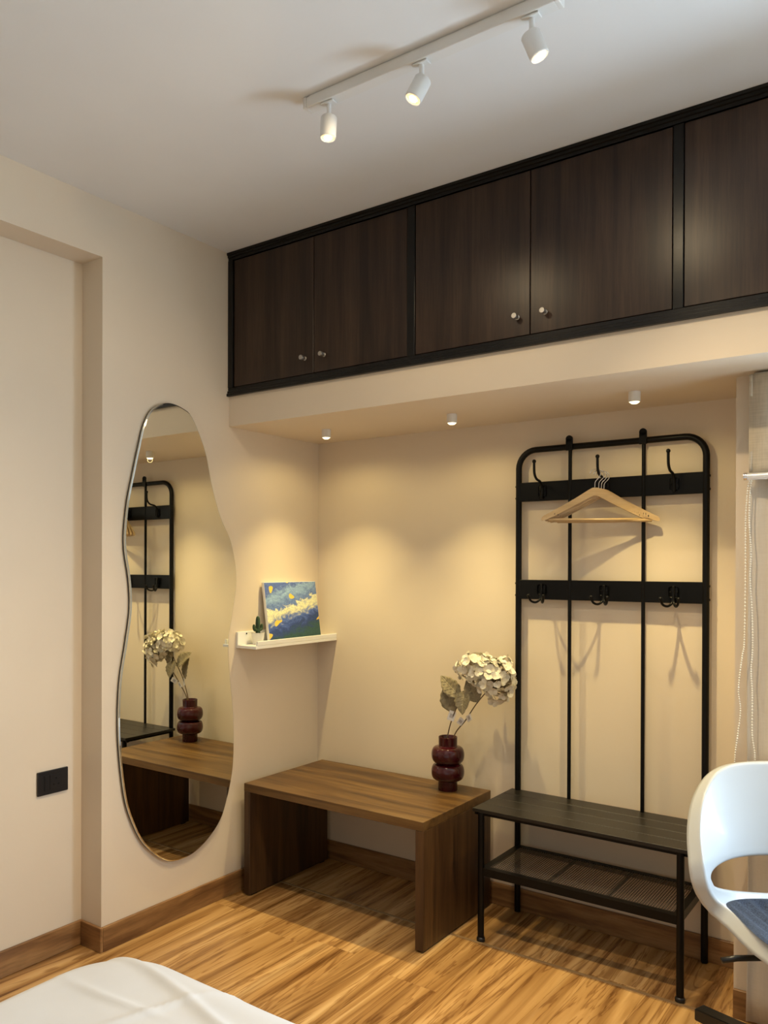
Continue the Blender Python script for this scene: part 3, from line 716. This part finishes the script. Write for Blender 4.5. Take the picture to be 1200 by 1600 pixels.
def sheet(u, v):
    # superelliptic square-to-rounded mapping: concentric rings from the centre
    th = u*2*PI; c_, s_ = math.cos(th), math.sin(th)
    hw, hh, cr = (X1-X0)/2, (Y1-Y0)/2, .17
    # ray to rounded rectangle
    t = min(hw/max(1e-6, abs(c_)), hh/max(1e-6, abs(s_))); px, py = c_*t, s_*t
    ax, ay = hw-cr, hh-cr
    if abs(px) > ax and abs(py) > ay:
        ux, uy = ax*math.copysign(1, c_), ay*math.copysign(1, s_)
        bq = c_*ux+s_*uy; cq = ux*ux+uy*uy-cr*cr; t = bq+math.sqrt(max(0, bq*bq-cq)); px, py = c_*t, s_*t
    k = v*1.25
    cxm, cym = (X0+X1)/2, (Y0+Y1)/2
    if k <= 1:
        kk = 1-(1-k)**1.0
        x, y = cxm+px*kk, cym+py*kk
        edge = math.hypot(px, py)*(1-kk)
        z = ZB - .035*max(0, 1-edge/.09)**2
        # creases running along the edges and a few diagonals near the corner
        cx_, cy_ = x-X0, Y1-y
        z += .008*math.exp(-((cy_-.12-.05*math.sin(x*5))/.014)**2) + .006*math.exp(-((cy_-.20-.02*math.sin(x*7+1))/.011)**2)*(.5+.5*math.sin(x*13))
        z += .007*math.exp(-((cx_-.40+.35*cy_)/.010)**2)*(.4+.6*math.sin(cy_*9)**2)
        z += .0018*math.sin(x*23+y*9)*math.sin(y*17-x*5)*.5
        return Vector((x, y, z))
    g = (k-1)/.25; drop = g*.24
    return Vector((cxm+px*(1+.006*math.sin(g*PI)), cym+py*(1+.004*math.sin(g*PI)), ZB-.035-drop))
q.grid(sheet, 520, 170, True)
o = q.out('sheet', M['sheet'], bd, True, off=off)
MB().box((X0+.03, Y0+.03, .24), (X1-.03, Y1-.03, ZB-.05), .03, 3).out('mattress', M['mattress'], bd, off=off)
MB().box((X0+.04, Y0+.04, .10), (X1-.04, Y1-.04, .24), .01, 2).out('bed_base', M['bench_x'], bd, off=off)
for xa in (X0+.10, X1-.16):
    for ya in (Y0+.10, Y1-.16): MB().box((xa, ya, 0), (xa+.06, ya+.06, .10), .004).out('leg', M['bench_z'], bd, off=off)

dk = thing('added_desk', 'added white bounce table under the window beyond the right of the frame', 'added_desk', (3.45, -.62, 0)); off = dk.location  # unseen tabletop, put in to bounce window light up to the ceiling
MB().box((2.66, -.92, .715), (4.10, -.362, .74), .003).out('added_desk_top', M['lampwhite'], dk, off=off)
for xa in (2.70, 4.02):
    for ya in (-.87, -.42): MB().box((xa, ya, 0), (xa+.04, ya+.04, .715), .003).out('leg', M['lampwhite'], dk, off=off)
# ------------------------------------------------------------------ swivel chair
CX, CYY, CR = 2.268, -.705, R(30)       # seat centre; local +Y is backwards, local -Y the way it faces
ch = thing('swivel_chair', 'white plastic shell swivel chair with a slate felt seat pad', 'chair', (CX, CYY, 0), CR)
prof = catmull([(0, -.255, .445), (0, -.20, .462), (0, -.08, .446), (0, .05, .437), (0, .14, .447), (0, .195, .485), (0, .222, .56), (0, .240, .66), (0, .262, .77), (0, .283, .853)], 12)
def cl_(v):
    t = max(0, min(1, v))*(len(prof)-1); i = min(int(t), len(prof)-2); return prof[i].lerp(prof[i+1], t-i)
def surf(u, v):
    p = cl_(v); s = min(1, max(0, (v-.28)/.46)); s = s*s*(3-2*s)
    b2 = min(1, max(0, (v-.30)/.56)); b2 = b2*b2*(3-2*b2); wd = .189+.100*b2
    a = u*u
    lift = (1-s)*.045+s*.0; wrap = s*(.135-.075*max(0, (v-.72)/.28))
    mid = math.exp(-((v-.5)/.16)**2)
    return Vector((u*wd*(1-.06*a), p.y-a*wrap-.0*mid*a, p.z+a*lift+a*.015*mid))
def nrm(u, v):
    e = 1e-3; du = surf(u+e, v)-surf(u-e, v); dv = surf(u, min(1, v+e))-surf(u, max(0, v-e))
    return du.cross(dv).normalized()       # checked below to face the sitter
ns = 1 if nrm(0, .25).z > 0 else -1
HV, HDU, HDV = .642, .93, .078
def outer(th):
    c_, s_ = math.cos(th), math.sin(th); n_ = 2.75
    # ray from hole centre to superellipse |u|^n + |(v-.5)/.5|^n = 1
    lo_, hi_ = 0, 3
    for _ in range(28):
        t = (lo_+hi_)/2; u, v = c_*t, HV+s_*t*.5
        if abs(u)**n_+abs((v-.5)/.5)**n_ < 1: lo_ = t
        else: hi_ = t
    return c_*lo_, HV+s_*lo_*.5
NT, NR = 144, 22
edge_cache = {}
q = MB(); cols = []
for i in range(NT):
    th = 2*PI*i/NT; ou_, ov_ = outer(th)
    # match hole angle to outer angle, blended so edges stay even
    hu = HDU*math.copysign(abs(math.cos(th))**.65, math.cos(th)); hv = HV+HDV*math.copysign(abs(math.sin(th))**.65, math.sin(th))
    col = []
    # rolled hole edge
    ph = surf(hu, hv); p2 = surf(hu+(ou_-hu)*.02, hv+(ov_-hv)*.02); inw = (ph-p2).normalized(); nh = nrm(hu, hv)*ns
    for a in (75, 50, 25): col.append(ph+inw*.010*math.sin(R(a))-nh*.010*(1-math.cos(R(a)))-Vector((0, 0, 0)))
    for j in range(NR+1):
        t = j/NR; u, v = hu+(ou_-hu)*t, hv+(ov_-hv)*t; col.append(surf(u, v))
    pe = surf(ou_, ov_); pi_ = surf(hu+(ou_-hu)*.97, hv+(ov_-hv)*.97); ow = (pe-pi_).normalized(); ne = nrm(ou_, ov_)*ns
    rr = .011
    for a in (25, 50, 72, 88): col.append(pe+ow*rr*math.sin(R(a))-ne*rr*(1-math.cos(R(a))))
    last = col[-1]
    for k in (1, 2, 3): col.append(last-ne*.0125*k*.9+ow*.0008*k)
    cols.append([q.b.verts.new(p) for p in col])
for i in range(NT):
    a, b_ = cols[i], cols[(i+1) % NT]
    for j in range(len(a)-1): q.b.faces.new((a[j], b_[j], b_[j+1], a[j+1]))
shl = q.out('shell', M['plastic'], ch, True)
sm = shl.modifiers.new('t', 'SOLIDIFY'); sm.thickness = .005; sm.offset = -1 if ns > 0 else 1
# seat pad
q = MB()
def pad(u, v):
    th = u*2*PI; c_, s_ = math.cos(th), math.sin(th); n_ = 4.0
    t = (abs(c_)**n_+abs(s_)**n_)**(-1/n_); k = min(1, v*1.12)
    uu, vv = c_*t*1.0*k, .292+s_*t*.258*k
    h = .017*math.sqrt(max(0, 1-k**10)) if v*1.12 <= 1 else -.002
    dd = math.hypot(uu, (vv-.52)*2.0)
    h += .0065*math.cos(dd*24)*(1 if k < .93 else 0)*(1-k**8)
    return surf(uu, vv)+nrm(uu, vv)*ns*(max(h, .001) if v*1.12 <= 1 else .0005)
q.grid(pad, 120, 40, True)
q.out('seat_pad', M['felt'], ch, True)
MB().lathe([(0, .395), (.085, .395), (.095, .405), (.09, .428), (0, .430)], (0, -.02, 0), 24).out('seat_plate', M['blackplastic'], ch, 'auto')
MB().lathe([(0, .09), (.030, .09), (.030, .25), (.018, .26), (.018, .395), (0, .395)], (0, -.02, 0), 24).out('gas_column', M['blackmetal'], ch, 'auto')
MB().tube([(-.05, -.02, .412), (-.21, -.04, .410), (-.250, -.045, .404)], .008, 10).out('lever', M['blackplastic'], ch, True)
for i in range(5):
    a = R(128.5+72*i); d = Vector((math.cos(a), math.sin(a), 0)); s_ = Vector((-d.y, d.x, 0)); c0 = Vector((0, -.02, 0))
    pts = [c0+d*.02+s_*.022+Vector((0, 0, .145)), c0+d*.350+s_*.022+Vector((0, 0, .124)), c0+d*.350-s_*.022+Vector((0, 0, .124)), c0+d*.02-s_*.022+Vector((0, 0, .145))]
    q = MB(); va_ = [q.b.verts.new(p) for p in pts]; vb_ = [q.b.verts.new(p-Vector((0, 0, .042 if k in (0, 3) else .036))) for k, p in enumerate(pts)]
    q.b.faces.new(va_); q.b.faces.new(vb_[::-1])
    for k in range(4): q.b.faces.new((va_[k], vb_[k], vb_[(k+1) % 4], va_[(k+1) % 4]))
    bmesh.ops.bevel(q.b, geom=list(q.b.edges), offset=.003, segments=2, affect='EDGES')
    arm = q.out('base_arm', M['blackplastic'], ch, 'auto')
    q = MB(); wc = c0+d*.305
    for sg in (-1, 1): q.lathe([(0, 0), (.022, 0), (.026, .003), (.026, .014), (.022, .017), (0, .017)], wc+s_*.004*sg+Vector((0, 0, .0262)), 20, s_*sg)
    q.tube([wc+Vector((0, 0, .03)), wc+Vector((0, 0, .086))], .006, 8)
    q.out('caster', M['blackplastic'], arm, 'auto')
